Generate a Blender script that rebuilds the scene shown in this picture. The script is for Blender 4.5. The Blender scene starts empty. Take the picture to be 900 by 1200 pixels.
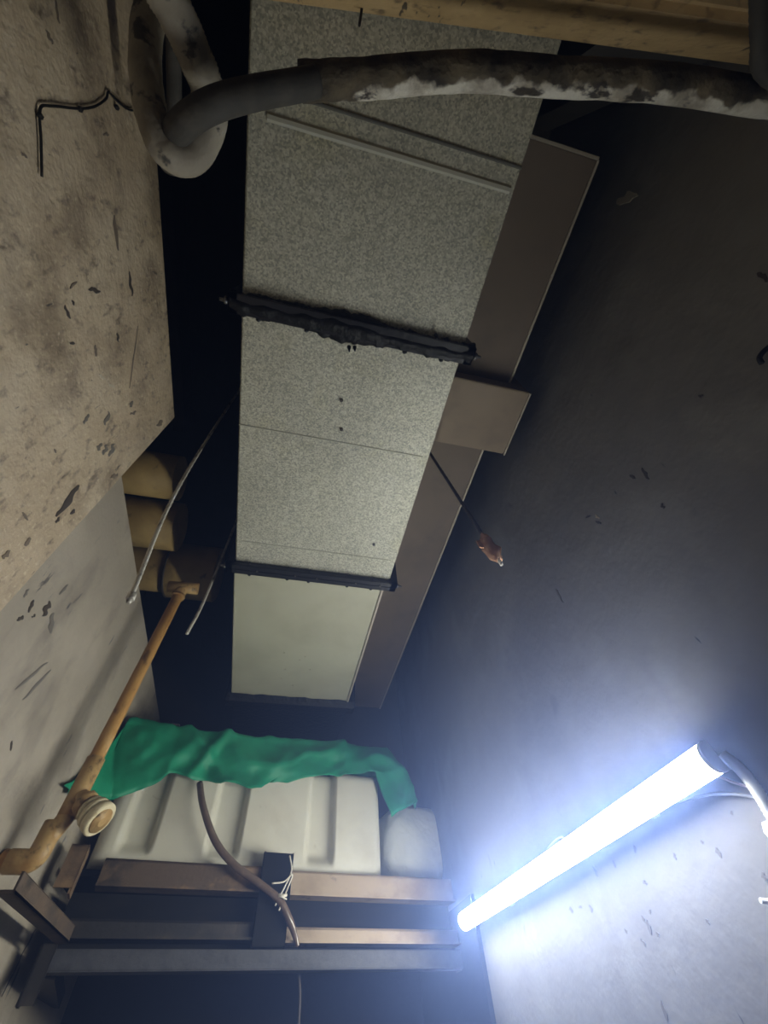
import bpy, bmesh, math, random
from mathutils import Vector, Matrix, noise
random.seed(7)
sc = bpy.context.scene
C = sc.collection
EYE = 1.6            # eye height; shapes below are written relative to the eye and lifted by EYE

# ------------------------------------------------------------------ camera
cam = bpy.data.cameras.new('camera')
cam.sensor_fit = 'VERTICAL'; cam.sensor_height = 36.0; cam.lens = 486.24 / 1200 * 36.0
cam.clip_start = 0.02
co = bpy.data.objects.new('camera', cam); C.objects.link(co)
RX = Vector((0.97415578, -0.21898744, -0.05536264))     # image right, down and forward in world axes
RY = Vector((0.14695342, 0.80058075, -0.58092612))
RZ = Vector((0.17153779, 0.55777681, 0.81207132))
m = Matrix.Identity(4)
for i in range(3):
    m[i][0] = RX[i]; m[i][1] = -RY[i]; m[i][2] = -RZ[i]
m[2][3] = EYE
co.matrix_world = m
sc.camera = co

# ------------------------------------------------------------------ world and exposure
w = bpy.data.worlds.new('world'); sc.world = w; w.use_nodes = True
w.node_tree.nodes['Background'].inputs[0].default_value = (0.5, 0.55, 0.65, 1)
w.node_tree.nodes['Background'].inputs[1].default_value = 0.0
GLARE_HAZE = 0.15          # thin blue scatter added to imitate lens glare around the lamp
vs_ = w.node_tree.nodes.new('ShaderNodeVolumeScatter'); vs_.inputs['Color'].default_value = (.32, .46, 1.0, 1)
vs_.inputs['Density'].default_value = GLARE_HAZE; vs_.inputs['Anisotropy'].default_value = .74
w.node_tree.links.new(vs_.outputs[0], w.node_tree.nodes['World Output'].inputs['Volume'])
sc.view_settings.view_transform = 'Standard'
sc.view_settings.look = 'None'
sc.view_settings.gamma = 1.0
sc.view_settings.use_curve_mapping = False
sc.view_settings.exposure = 2.35
LAMP = 18.0

# ------------------------------------------------------------------ materials
def mat(name, base, rough=0.85, metal=0.0, layers=(), bump=(), spec=0.3, trans=None, emit=None):
    """layers: (colour, scale, lo, hi, strength, stretch, detail) - noise patches mixed over the base
       bump: (scale, strength, distance)"""
    mt = bpy.data.materials.new(name); mt.use_nodes = True
    nt = mt.node_tree; N = nt.nodes; L = nt.links
    b = N['Principled BSDF']
    b.inputs['Roughness'].default_value = rough
    b.inputs['Metallic'].default_value = metal
    b.inputs['Specular IOR Level'].default_value = spec
    tc = N.new('ShaderNodeTexCoord')
    col = None
    rgb = N.new('ShaderNodeRGB'); rgb.outputs[0].default_value = (*base, 1); col = rgb.outputs[0]
    for k, (c, scale, lo, hi, stren, stretch, det) in enumerate(layers):
        mp = N.new('ShaderNodeMapping'); L.new(tc.outputs['Object'], mp.inputs[0])
        mp.inputs['Scale'].default_value = stretch
        mp.inputs['Location'].default_value = (k * 3.1, k * 1.7, k * 5.3)
        nz = N.new('ShaderNodeTexNoise'); L.new(mp.outputs[0], nz.inputs['Vector'])
        nz.inputs['Scale'].default_value = scale; nz.inputs['Detail'].default_value = det
        nz.inputs['Roughness'].default_value = 0.6
        mr = N.new('ShaderNodeMapRange'); L.new(nz.outputs['Fac'], mr.inputs[0])
        mr.inputs[1].default_value = lo; mr.inputs[2].default_value = hi
        mr.inputs[3].default_value = 0; mr.inputs[4].default_value = stren
        mx = N.new('ShaderNodeMix'); mx.data_type = 'RGBA'
        L.new(mr.outputs[0], mx.inputs[0]); L.new(col, mx.inputs[6]); mx.inputs[7].default_value = (*c, 1)
        col = mx.outputs[2]
    L.new(col, b.inputs['Base Color'])
    prev = None
    for (scale, stren, dist) in bump:
        nz = N.new('ShaderNodeTexNoise'); L.new(tc.outputs['Object'], nz.inputs['Vector'])
        nz.inputs['Scale'].default_value = scale; nz.inputs['Detail'].default_value = 5
        bp = N.new('ShaderNodeBump'); bp.inputs['Strength'].default_value = stren; bp.inputs['Distance'].default_value = dist
        L.new(nz.outputs['Fac'], bp.inputs['Height'])
        if prev: L.new(prev, bp.inputs['Normal'])
        prev = bp.outputs[0]
    if prev: L.new(prev, b.inputs['Normal'])
    if trans: b.inputs['Transmission Weight'].default_value = trans
    if emit:
        b.inputs['Emission Color'].default_value = (*emit[0], 1); b.inputs['Emission Strength'].default_value = emit[1]
    return mt
I3 = (1, 1, 1)
M = {}
M['beige'] = mat('beige_concrete', (0.46, 0.37, 0.27), 0.9, layers=[
    ((0.56, 0.47, 0.365), 5, .45, .62, .8, I3, 6), ((0.21, 0.16, 0.115), 6, .50, .70, .75, I3, 9),
    ((0.13, 0.095, 0.07), 42, .56, .70, .75, (1, 1, .6), 7), ((0.64, 0.56, 0.45), 95, .57, .70, .65, I3, 4),
    ((0.10, 0.075, 0.055), 12, .62, .70, .7, (1, 1.5, .6), 9), ((0.05, 0.04, 0.035), 34, .68, .72, .85, (1, 1.7, .5), 5)],
    bump=[(90, .45, .01), (14, .3, .03)])
M['grey_plaster'] = mat('grey_plaster', (0.33, 0.293, 0.25), 0.9, layers=[
    ((0.40, 0.355, 0.305), 4, .45, .62, .8, I3, 5), ((0.20, 0.175, 0.148), 7, .52, .7, .7, (1, 1, .6), 6),
    ((0.055, 0.05, 0.05), 11, .66, .70, .85, (1, 1.6, .5), 7)], bump=[(70, .25, .01)])
M['right_plaster'] = mat('stained_plaster', (0.245, 0.24, 0.245), 0.8, layers=[
    ((0.19, 0.183, 0.183), 2.2, .42, .6, .8, I3, 5), ((0.30, 0.30, 0.31), 5, .55, .72, .6, (1, 1, .5), 5),
    ((0.17, 0.16, 0.16), 9, .66, .72, .7, (1, 1.5, .6), 6), ((0.07, 0.07, 0.08), 26, .725, .745, .9, (1, 1.8, .5), 3)],
    bump=[(60, .15, .006), (6, .2, .03)])
M['black_conc'] = mat('black_concrete', (0.022, 0.021, 0.022), 0.95, layers=[((0.035, 0.032, 0.03), 6, .5, .7, .8, I3, 5)], bump=[(40, .3, .01)])  # near-black tone with slightly paler patches
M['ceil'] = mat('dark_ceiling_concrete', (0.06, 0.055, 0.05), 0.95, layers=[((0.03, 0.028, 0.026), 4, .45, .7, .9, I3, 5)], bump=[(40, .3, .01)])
M['floor'] = mat('dark_floor_concrete', (0.14, 0.13, 0.12), 0.9, layers=[((0.07, 0.065, 0.06), 5, .45, .7, .9, I3, 5)])
M['yellow_conc'] = mat('yellowed_concrete', (0.50, 0.36, 0.19), 0.9, layers=[
    ((0.36, 0.25, 0.12), 7, .45, .65, .9, I3, 6), ((0.075, 0.05, 0.03), 30, .56, .70, .7, I3, 5),
    ((0.03, 0.022, 0.016), 16, .66, .70, .9, (2.2, 1, .4), 4)], bump=[(60, .4, .01)])

def galv(name, tint):
    mt = mat(name, tint, 0.55, 0.25, spec=0.4, layers=[
        (tuple(c * .80 for c in tint), 3.2, .45, .65, .6, I3, 4),
        ((tint[0] * .85, tint[1] * .82, tint[2] * .62), 6, .58, .75, .55, I3, 5)], bump=[(7, .12, .02)])
    nt = mt.node_tree; N = nt.nodes; L = nt.links
    b = N['Principled BSDF']; old = b.inputs['Base Color'].links[0].from_socket
    tc = [n for n in N if n.type == 'TEX_COORD'][0]
    vo = N.new('ShaderNodeTexVoronoi'); L.new(tc.outputs['Object'], vo.inputs['Vector']); vo.inputs['Scale'].default_value = 250
    sep = N.new('ShaderNodeSeparateColor'); L.new(vo.outputs['Color'], sep.inputs[0])
    mr = N.new('ShaderNodeMapRange'); L.new(sep.outputs[0], mr.inputs[0]); mr.inputs[3].default_value = .56; mr.inputs[4].default_value = 1.25
    vm = N.new('ShaderNodeVectorMath'); vm.operation = 'SCALE'; L.new(old, vm.inputs[0]); L.new(mr.outputs[0], vm.inputs['Scale'])
    L.new(vm.outputs[0], b.inputs['Base Color'])
    return mt
M['galv'] = galv('galvanised_sheet', (0.50, 0.50, 0.44))
M['galv_plain'] = mat('galvanised_sheet_dull', (0.46, 0.455, 0.37), 0.55, 0.2, spec=.4, layers=[
    ((0.36, 0.35, 0.27), 4, .45, .68, .7, I3, 5), ((0.62, 0.62, 0.55), 30, .70, .76, .7, I3, 3)], bump=[(6, .12, .02)])
M['dark_seam'] = mat('dark_seam', (0.10, 0.10, 0.09), 0.6)
M['seam'] = mat('sheet_seam', (0.40, 0.40, 0.36), 0.5, 0.2)
M['seal'] = mat('black_sealant', (0.004, 0.004, 0.005), 0.5, spec=.25, bump=[(60, .5, .01)])
M['black_steel'] = mat('black_painted_steel', (0.011, 0.011, 0.016), 0.38, spec=.45, bump=[(70, .25, .006)])
M['bolt'] = mat('dull_bolt', (0.16, 0.16, 0.17), 0.4, 0.7)
M['brown_duct'] = mat('brown_primer_sheet', (0.155, 0.122, 0.095), 0.65, layers=[
    ((0.19, 0.15, 0.12), 3, .45, .65, .7, I3, 4), ((0.10, 0.08, 0.065), 8, .55, .75, .6, I3, 5)], bump=[(30, .1, .005)])
M['brown_box'] = mat('tan_primer_sheet', (0.25, 0.195, 0.145), 0.65, layers=[
    ((0.30, 0.24, 0.18), 4, .45, .65, .7, I3, 4), ((0.15, 0.12, 0.09), 9, .55, .75, .6, I3, 5)], bump=[(30, .1, .005)])
M['edge'] = mat('bare_sheet_edge', (0.42, 0.38, 0.33), 0.5, 0.2)
M['pvc'] = mat('stained_plastic_pipe', (0.42, 0.235, 0.075), 0.5, layers=[
    ((0.27, 0.115, 0.028), 9, .45, .66, .85, (1, 1, .4), 6), ((0.07, 0.035, 0.015), 26, .58, .70, .75, (1, 1, .6), 5),
    ((0.55, 0.38, 0.19), 14, .62, .72, .6, (1, 1, .4), 3)], bump=[(60, .2, .004)])
M['pvc_fit'] = mat('stained_plastic_fitting', (0.43, 0.285, 0.125), 0.45, layers=[
    ((0.27, 0.135, 0.04), 14, .46, .64, .85, I3, 5), ((0.06, 0.035, 0.015), 34, .56, .68, .8, I3, 4)])
M['cream'] = mat('cream_plastic', (0.62, 0.55, 0.38), 0.45, layers=[((0.30, 0.22, 0.10), 30, .55, .68, .7, I3, 5)])
M['yellow_pipe'] = mat('yellowed_pipe', (0.40, 0.285, 0.125), 0.6, layers=[
    ((0.30, 0.205, 0.085), 6, .45, .62, .8, I3, 5), ((0.07, 0.045, 0.02), 16, .60, .70, .8, I3, 6)], bump=[(40, .2, .006)])
M['rod'] = mat('zinc_rod', (0.58, 0.56, 0.52), 0.4, 0.2, layers=[((0.10, 0.08, 0.06), 60, .5, .65, .8, (1, 1, .5), 4)])
M['dark_rod'] = mat('dark_rusty_rod', (0.06, 0.05, 0.045), 0.6, 0.3)
M['rag'] = mat('brown_rag', (0.46, 0.25, 0.15), 0.95, layers=[((0.62, 0.42, 0.29), 40, .5, .68, .8, I3, 4), ((0.12, 0.06, 0.035), 25, .55, .7, .8, I3, 4)])
M['hose'] = mat('dirty_insulation_hose', (0.36, 0.33, 0.28), 0.75, layers=[
    ((0.22, 0.195, 0.16), 9, .42, .6, .8, I3, 5), ((0.03, 0.027, 0.025), 22, .58, .64, .85, I3, 5)], bump=[(40, .5, .008)])
M['dark_hose'] = mat('dark_rubber_hose', (0.05, 0.047, 0.043), 0.7, layers=[((0.10, 0.09, 0.08), 20, .5, .7, .6, I3, 4)], bump=[(60, .3, .005)])
M['lagging'] = mat('flaking_white_lagging', (0.62, 0.60, 0.56), 0.85, layers=[
    ((0.28, 0.25, 0.21), 14, .46, .60, .85, I3, 7), ((0.035, 0.028, 0.022), 17, .555, .60, .95, (.6, 1, 1), 7)], bump=[(60, .7, .01), (16, .4, .02)])
def lagging():
    mt = M['lagging']; nt = mt.node_tree; N = nt.nodes; L = nt.links
    b = N['Principled BSDF']; old = b.inputs['Base Color'].links[0].from_socket
    at = N.new('ShaderNodeAttribute'); at.attribute_name = 'lit_paint'
    tc = [n for n in N if n.type == 'TEX_COORD'][0]
    nz = N.new('ShaderNodeTexNoise'); L.new(tc.outputs['Object'], nz.inputs['Vector']); nz.inputs['Scale'].default_value = 26; nz.inputs['Detail'].default_value = 7
    ma = N.new('ShaderNodeMath'); ma.operation = 'MULTIPLY_ADD'; L.new(nz.outputs['Fac'], ma.inputs[0]); ma.inputs[1].default_value = 1.6; L.new(at.outputs['Fac'], ma.inputs[2])
    mr = N.new('ShaderNodeMapRange'); L.new(ma.outputs[0], mr.inputs[0]); mr.inputs[1].default_value = 1.32; mr.inputs[2].default_value = 1.50
    mx = N.new('ShaderNodeMix'); mx.data_type = 'RGBA'; L.new(mr.outputs[0], mx.inputs[0])
    n2 = N.new('ShaderNodeTexNoise'); L.new(tc.outputs['Object'], n2.inputs['Vector']); n2.inputs['Scale'].default_value = 12; n2.inputs['Detail'].default_value = 6
    cr = N.new('ShaderNodeValToRGB'); L.new(n2.outputs['Fac'], cr.inputs[0])
    cr.color_ramp.elements[0].position = .40; cr.color_ramp.elements[0].color = (.035, .030, .024, 1)
    cr.color_ramp.elements[1].position = .68; cr.color_ramp.elements[1].color = (.17, .14, .095, 1)
    L.new(cr.outputs[0], mx.inputs[6]); L.new(old, mx.inputs[7]); L.new(mx.outputs[2], b.inputs['Base Color'])
lagging()
M['wire'] = mat('black_wire', (0.012, 0.011, 0.010), 0.6)
M['green'] = mat('green_tarp', (0.010, 0.225, 0.120), 0.5, spec=.3, layers=[
    ((0.016, 0.30, 0.17), 6, .45, .65, .7, I3, 4), ((0.008, 0.12, 0.07), 9, .55, .75, .6, I3, 5)], bump=[(40, .2, .006)])
M['tank'] = mat('milky_plastic', (0.62, 0.60, 0.53), 0.42, spec=.4, layers=[((0.50, 0.47, 0.40), 5, .5, .7, .7, I3, 5), ((0.30, 0.26, 0.19), 30, .66, .74, .5, I3, 4)])
M['sack'] = mat('milky_plastic_sack', (0.74, 0.76, 0.76), 0.5, spec=.4, layers=[((0.62, 0.65, 0.68), 9, .5, .7, .7, I3, 5)], bump=[(18, .5, .02)])
M['rust'] = mat('rusty_steel', (0.15, 0.10, 0.065), 0.75, layers=[((0.24, 0.155, 0.085), 9, .48, .64, .8, I3, 6), ((0.045, 0.033, 0.026), 11, .52, .66, .85, I3, 6)], bump=[(60, .3, .005)])
M['rust_mid'] = mat('brown_rusty_steel', (0.10, 0.07, 0.048), 0.75, layers=[((0.24, 0.155, 0.085), 9, .54, .66, .8, I3, 6), ((0.03, 0.024, 0.02), 7, .50, .62, .85, I3, 6)], bump=[(60, .3, .005)])
M['rust_dark'] = mat('dark_rusty_steel', (0.075, 0.055, 0.042), 0.75, layers=[((0.11, 0.075, 0.05), 9, .48, .64, .8, I3, 6), ((0.03, 0.024, 0.02), 11, .5, .66, .85, I3, 6)], bump=[(60, .3, .005)])
M['tan_steel'] = mat('tan_painted_steel', (0.33, 0.255, 0.185), 0.65, layers=[((0.22, 0.16, 0.105), 9, .48, .66, .8, I3, 6), ((0.07, 0.05, 0.035), 24, .62, .72, .7, I3, 5)])
M['dark_steel'] = mat('dark_stained_steel', (0.022, 0.020, 0.020), 0.6, layers=[((0.06, 0.048, 0.038), 8, .5, .68, .8, I3, 6)], bump=[(60, .3, .005)])
M['slate_steel'] = mat('slate_grey_steel', (0.060, 0.062, 0.075), 0.6, layers=[((0.035, 0.035, 0.042), 30, .45, .65, .8, I3, 6)], bump=[(60, .3, .005)])
M['black_board'] = mat('black_board', (0.006, 0.006, 0.007), 0.8, spec=.15, layers=[((0.014, 0.013, 0.013), 8, .5, .7, .8, (1, 1, 4), 5)])
M['brown_tube'] = mat('brown_translucent_hose', (0.11, 0.075, 0.055), 0.25, spec=.6, layers=[((0.17, 0.125, 0.095), 30, .5, .65, .7, I3, 4)])
M['string'] = mat('pale_wire_tie', (0.60, 0.56, 0.50), 0.6)
M['white_plastic'] = mat('white_plastic', (0.75, 0.77, 0.80), 0.45)
M['grey_cable'] = mat('grey_cable', (0.30, 0.31, 0.34), 0.5)
M['pink_cable'] = mat('pinkish_cable', (0.55, 0.42, 0.44), 0.5)
M['led'] = mat('lit_diffuser', (0.9, 0.9, 0.9), 0.4, emit=((0.90, 0.95, 1.0), LAMP))
M['grey_lump'] = mat('grey_rag', (0.22, 0.21, 0.20), 0.9, bump=[(50, .4, .01)])

# ------------------------------------------------------------------ helpers
WL = {}
def obj(name, bm, material, parent=None, smooth=False, kind=None):
    xs = [v.co for v in bm.verts]
    mn = Vector((min(v.x for v in xs), min(v.y for v in xs), min(v.z for v in xs)))
    mxx = Vector((max(v.x for v in xs), max(v.y for v in xs), max(v.z for v in xs)))
    org = Vector(((mn.x + mxx.x) / 2, (mn.y + mxx.y) / 2, mn.z))
    for v in bm.verts: v.co -= org
    bmesh.ops.recalc_face_normals(bm, faces=bm.faces[:])
    me = bpy.data.meshes.new(name); bm.to_mesh(me); bm.free()
    if smooth: me.shade_smooth() if hasattr(me, 'shade_smooth') else None
    me.materials.append(M[material])
    o = bpy.data.objects.new(name, me); C.objects.link(o)
    wl = org + Vector((0, 0, EYE))
    if parent is not None:
        o.parent = parent; o.location = wl - WL[parent.name]
    else:
        o.location = wl
    WL[o.name] = wl
    if kind: o['kind'] = kind
    return o
def thing(name, label, cat, loc, group=None):
    o = bpy.data.objects.new(name, None); C.objects.link(o); o.empty_display_size = .1
    wl = Vector(loc) + Vector((0, 0, EYE)); o.location = wl; WL[o.name] = wl
    return tag(o, label, cat, group)
def tag(o, label, cat, group=None):
    o['label'] = label; o['category'] = cat
    if group: o['group'] = group
    return o
def struct(name, bm, material, label, cat='wall'):
    o = obj(name, bm, material, kind='structure'); o['label'] = label; o['category'] = cat; return o
def B(): return bmesh.new()
def box(bm, x0, x1, y0, y1, z0, z1, bev=0):
    r = bmesh.ops.create_cube(bm, size=1)
    vs = r['verts']
    for v in vs:
        v.co = Vector((x0 + (v.co.x + .5) * (x1 - x0), y0 + (v.co.y + .5) * (y1 - y0), z0 + (v.co.z + .5) * (z1 - z0)))
    if bev:
        es = list({e for v in vs for e in v.link_edges})
        bmesh.ops.bevel(bm, geom=es, offset=bev, segments=2, affect='EDGES')
    return bm
def obox(bm, o, u, v, n, a0, a1, b0, b1, c0, c1, bev=0):
    """box in the frame o + a*u + b*v + c*n"""
    r = bmesh.ops.create_cube(bm, size=1); vs = r['verts']
    for q in vs:
        a = a0 + (q.co.x + .5) * (a1 - a0); b = b0 + (q.co.y + .5) * (b1 - b0); c = c0 + (q.co.z + .5) * (c1 - c0)
        q.co = o + u * a + v * b + n * c
    if bev:
        es = list({e for q in vs for e in q.link_edges})
        bmesh.ops.bevel(bm, geom=es, offset=bev, segments=2, affect='EDGES')
    return bm
def spline(pts, n):
    P = [Vector(p) for p in pts]; out = []
    if len(P) == 2: return [P[0].lerp(P[1], i / n) for i in range(n + 1)]
    Q = [P[0] * 2 - P[1]] + P + [P[-1] * 2 - P[-2]]
    for i in range(1, len(Q) - 2):
        for k in range(n):
            t = k / n; a, b, c, d = Q[i - 1], Q[i], Q[i + 1], Q[i + 2]
            out.append(.5 * (2 * b + (c - a) * t + (2 * a - 5 * b + 4 * c - d) * t * t + (3 * b - a - 3 * c + d) * t ** 3))
    out.append(P[-1]); return out
def tube(bm, pts, r, seg=12, rf=None, cap=True):
    """sweep a circle along points; rf(i, t, ang) multiplies the radius"""
    P = [Vector(p) for p in pts]; n = len(P)
    T = [(P[min(i + 1, n - 1)] - P[max(i - 1, 0)]).normalized() for i in range(n)]
    up = Vector((0, 0, 1)) if abs(T[0].z) < .9 else Vector((1, 0, 0))
    a = T[0].cross(up).normalized(); rings = []
    for i in range(n):
        a = (a - T[i] * a.dot(T[i])).normalized(); b = T[i].cross(a)
        ring = []
        for k in range(seg):
            an = 2 * math.pi * k / seg
            rr = (r[i] if isinstance(r, (list, tuple)) else r) * (rf(i, i / (n - 1), an) if rf else 1)
            ring.append(bm.verts.new(P[i] + a * math.cos(an) * rr + b * math.sin(an) * rr))
        rings.append(ring)
    for i in range(n - 1):
        for k in range(seg):
            f = bm.faces.new((rings[i][k], rings[i][(k + 1) % seg], rings[i + 1][(k + 1) % seg], rings[i + 1][k])); f.smooth = True
    if cap:
        bm.faces.new(rings[0][::-1]); bm.faces.new(rings[-1])
    return bm
def prism(bm, poly, axis_from, axis_to):
    a = [bm.verts.new(Vector(p) + Vector(axis_from)) for p in poly]; b = [bm.verts.new(Vector(p) + Vector(axis_to)) for p in poly]
    n = len(a)
    bm.faces.new(a[::-1]); bm.faces.new(b)
    for i in range(n): bm.faces.new((a[i], a[(i + 1) % n], b[(i + 1) % n], b[i]))
    return bm
def ray(u, v):
    x, y = (u - 450) / 486.24, (v - 600) / 486.24
    return RX * x + RY * y + RZ
def atz(u, v, h): d = ray(u, v); return d * (h / d.z)
def atx(u, v, x): d = ray(u, v); return d * (x / d.x)
def aty(u, v, y): d = ray(u, v); return d * (y / d.y)

# ------------------------------------------------------------------ the setting
XR, XL, XL2, YF = 0.78, -0.53, -0.62, 2.62
struct('floor', box(B(), -1.3, 1.0, -2.1, 2.8, -1.7, -1.6), 'floor', 'dark concrete floor of the shaft', 'floor')
struct('ceiling', box(B(), -1.3, 1.0, -2.1, 2.8, 2.4, 2.55), 'ceil', 'dark concrete ceiling slab high above the ducts', 'ceiling')
struct('wall_right', box(B(), XR, 1.0, -2.1, 2.8, -1.6, 2.4), 'right_plaster', 'smoke-stained plaster wall carrying the lit batten lamp')
struct('wall_left', box(B(), -1.05, XL, -2.1, 0.732, -1.6, 1.46, .005), 'beige', 'blotchy beige concrete wall beside the silver duct')
struct('wall_left_recessed', box(B(), -1.05, XL2, 0.732, YF, -1.6, 1.222, .006), 'grey_plaster', 'smudged grey plaster wall behind the stained vertical pipe')
struct('wall_left_upper', box(B(), -1.3, -1.12, -2.1, 2.8, -1.6, 2.4), 'black_conc', 'black wall above and behind the yellowed pipes')
struct('wall_far', box(B(), -1.12, XR, YF, 2.8, -1.6, 2.4), 'black_conc', 'black end wall behind the tank')
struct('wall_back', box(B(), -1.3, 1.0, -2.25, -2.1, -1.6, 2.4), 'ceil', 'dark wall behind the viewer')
# lintel beam crossing under the duct, a few degrees askew, with the dark wall panel above it
bu = Vector((1, -.147, 0)).normalized(); bn = Vector((-.147, -1, 0)).normalized(); bz = Vector((0, 0, 1))
bo = Vector((-.126, -.295, 0))
bm = B()
obox(bm, bo, bu, bz, bn, -.12, .905, .995, 1.192, 0, .34, .012)
struct('trim_1', bm, 'yellow_conc', 'yellowed concrete lintel beam crossing under the duct', 'beam')
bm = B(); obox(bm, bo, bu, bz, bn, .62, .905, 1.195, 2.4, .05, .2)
struct('wall_back_panel', bm, 'ceil', 'dark concrete pier above the yellowed lintel')

# ------------------------------------------------------------------ galvanised duct: sections, flanges and end collar bolted into one run
DX0, DX1, DZ, DT = -0.252, 0.350, 1.2, 1.47
DUCT = thing('ventilation_duct', 'silver galvanised duct with black flanges running overhead to the end wall', 'duct', (.05, .5, DZ))
def duct(label, y0, y1, x0=DX0, x1=DX1, z=DZ, material='galv', seams=()):
    bm = B(); box(bm, x0, x1, y0, y1, z, DT, .004)
    t = obj('duct_section', bm, material, DUCT); t['label'] = label
    for (y, h, w_, xa, xb, mt) in seams:
        bm = B(); pr = ((-w_, .001), (-w_ * .4, -h), (w_ * .4, -h), (w_, .001))
        va = [bm.verts.new((xa, y + d, z + e)) for d, e in pr]; vd = [bm.verts.new((xb, y + d, z + e)) for d, e in pr]
        bm.faces.new(va); bm.faces.new(vd[::-1])
        for i in range(4): bm.faces.new((va[i], va[(i + 1) % 4], vd[(i + 1) % 4], vd[i]))
        obj('seam', bm, mt, t)
    return t
d1 = duct('dull silver duct section with a raised cross seam', -1.6, 0.235,
          seams=[(-.125, .005, .009, -.21, DX1 - .01, 'seam'), (-.168, .004, .004, -.18, DX1, 'dark_seam')])
d2 = duct('speckled silver duct section between two black flanges', 0.255, 1.150,
          seams=[(.585, .002, .003, DX0, DX1 - .02, 'seam'), (1.045, .002, .0025, DX0 + .02, DX1 - .02, 'seam')])
d3 = duct('plain greenish grey duct section', 1.185, 2.050, x0=DX0 - .004, x1=.338, z=1.197, material='galv_plain')
bm = B(); box(bm, .326, .336, 1.20, 2.04, 1.190, 1.198, .002); obj('lap_edge', bm, 'edge', d3)
# rust hole marks: small screws left in the sheet
for (u, v) in ((400, 469), (400, 503), (438, 638)):
    p = atz(u, v, DZ - .001); bm = B(); tube(bm, [(p.x, p.y, DZ + .002), (p.x, p.y, DZ - .004)], .0055, 8); obj('screw', bm, 'dark_rod', d2)
for k in range(7):
    p = atz(335 + 14 * (k % 3) + random.uniform(-6, 6), 768 + 9 * k % 40 + random.uniform(-4, 4), 1.196); bm = B(); tube(bm, [(p.x, p.y, 1.199), (p.x, p.y, 1.193)], .004, 8); obj('rivet', bm, 'edge', d3)

def flange(y, label, w_=.05, drop=.026, goo=False, x0=DX0, x1=DX1, nb=5, mt='black_steel'):
    bm = B()
    for ya, yb, dr in ((y - w_ / 2, y - .003, drop), (y + .003, y + w_ / 2, drop * .8)):
        box(bm, x0 - .03, x1 + .03, ya, yb, DZ - dr, DZ - .0055, .002)
        box(bm, x0 - .03, x0 - .005, ya, yb, DZ - dr, DT + .02, .002)
        box(bm, x1 + .003, x1 + .03, ya, yb, DZ - dr, DT + .02, .002)
    t = obj('flange', bm, mt, DUCT); t['label'] = label
    for k in range(nb):
        x = x0 + (k + .5) / nb * (x1 - x0) + random.uniform(-.02, .02)
        bm = B(); tube(bm, [(x, y - w_ / 2 - .008, DZ - drop * .55), (x, y + w_ / 2 + .008, DZ - drop * .55)], .0035, 6)
        tube(bm, [(x, y + w_ / 2 + .001, DZ - drop * .55), (x, y + w_ / 2 + .006, DZ - drop * .55)], .0065, 6)
        obj('bolt', bm, mt, t)
        if not goo:
            bm = B(); tube(bm, [(x + .03, y - .006, DZ - drop + .001), (x + .03, y - .006, DZ - drop - .005)], .0035, 6); obj('clip_screw', bm, 'bolt', t)
    for sx, x in ((-1, x0 - .03), (1, x1 + .03)):
        bm = B(); tube(bm, [(x - sx * .012, y, DZ - drop * .4), (x + sx * .022, y, DZ - drop * .4)], .005, 6)
        tube(bm, [(x + sx * .002, y, DZ - drop * .4), (x + sx * .010, y, DZ - drop * .4)], .010, 6)
        obj('corner_bolt', bm, 'bolt', t)
    if goo:
        bm = B(); n = 120; rows = []
        for i in range(n + 1):
            k = i / n; x = x0 - .026 + k * (x1 - x0 + .052)
            wv = .027 + .006 * noise.noise((x * 9, 3.3, 0)) + .007 * noise.noise((x * 42, 1.3, 0)) + .005 * noise.noise((x * 110, 4.3, 0)) + .012 * math.exp(-((k - .47) / .14) ** 2)
            wf = .027 + .007 * noise.noise((x * 11, 7.3, 0)) + .008 * noise.noise((x * 38, 5.3, 0)) + .005 * noise.noise((x * 100, 2.3, 0)) + .010 * math.exp(-((k - .42) / .15) ** 2)
            dz = .030 + .005 * noise.noise((x * 14, 9.1, 0))
            row = []
            for j in range(13):
                a = math.pi * j / 12
                yy = y - math.cos(a) * (wv if j < 6 else wf)
                zz = DZ + .002 - math.sin(a) ** .7 * dz * (1 + .25 * noise.noise((x * 22, yy * 40, 2)) + .10 * math.sin(a * 5))
                row.append(bm.verts.new((x, yy, zz)))
            rows.append(row)
        for i in range(n):
            for j in range(12):
                bm.faces.new((rows[i][j], rows[i][j + 1], rows[i + 1][j + 1], rows[i + 1][j])).smooth = True
            bm.faces.new((rows[i][12], rows[i][0], rows[i + 1][0], rows[i + 1][12]))
        bm.faces.new(rows[0]); bm.faces.new(rows[-1][::-1])
        obj('sealant_bead', bm, 'seal', t)
        for (x, yy, l) in ((.035, .292, .03), (.05, .290, .022), (.26, .213, .02)):
            bm = B(); tube(bm, [(x, yy, DZ - .012), (x + .002, yy + .004, DZ - .012 - l)], [.006, .002], 6); obj('sealant_drip', bm, 'seal', t)
    return t
flange(.245, 'black flange smeared with thick lumpy sealant', goo=True)
flange(1.168, 'clean black bolted flange', w_=.052)
bm = B(); box(bm, DX0 - .03, DX1 + .025, 2.055, 2.12, 1.172, DT + .02, .006); box(bm, DX0 + .005, DX1 - .01, 2.12, YF - .002, 1.20, DT, .004)
t = obj('end_collar', bm, 'seal', DUCT); t['label'] = 'black end collar'
bm = B(); n = 40; rows = []
for i in range(n + 1):
    x = DX0 - .02 + (i / n) * (DX1 - DX0 + .035); wv = .016 + .012 * noise.noise((x * 16, 2, 0)) + .006 * noise.noise((x * 50, 4, 0))
    rows.append([bm.verts.new((x, 2.052 - wv, 1.196)), bm.verts.new((x, 2.052, 1.180)), bm.verts.new((x, 2.06, 1.168)), bm.verts.new((x, 2.06, 1.2))])
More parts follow.
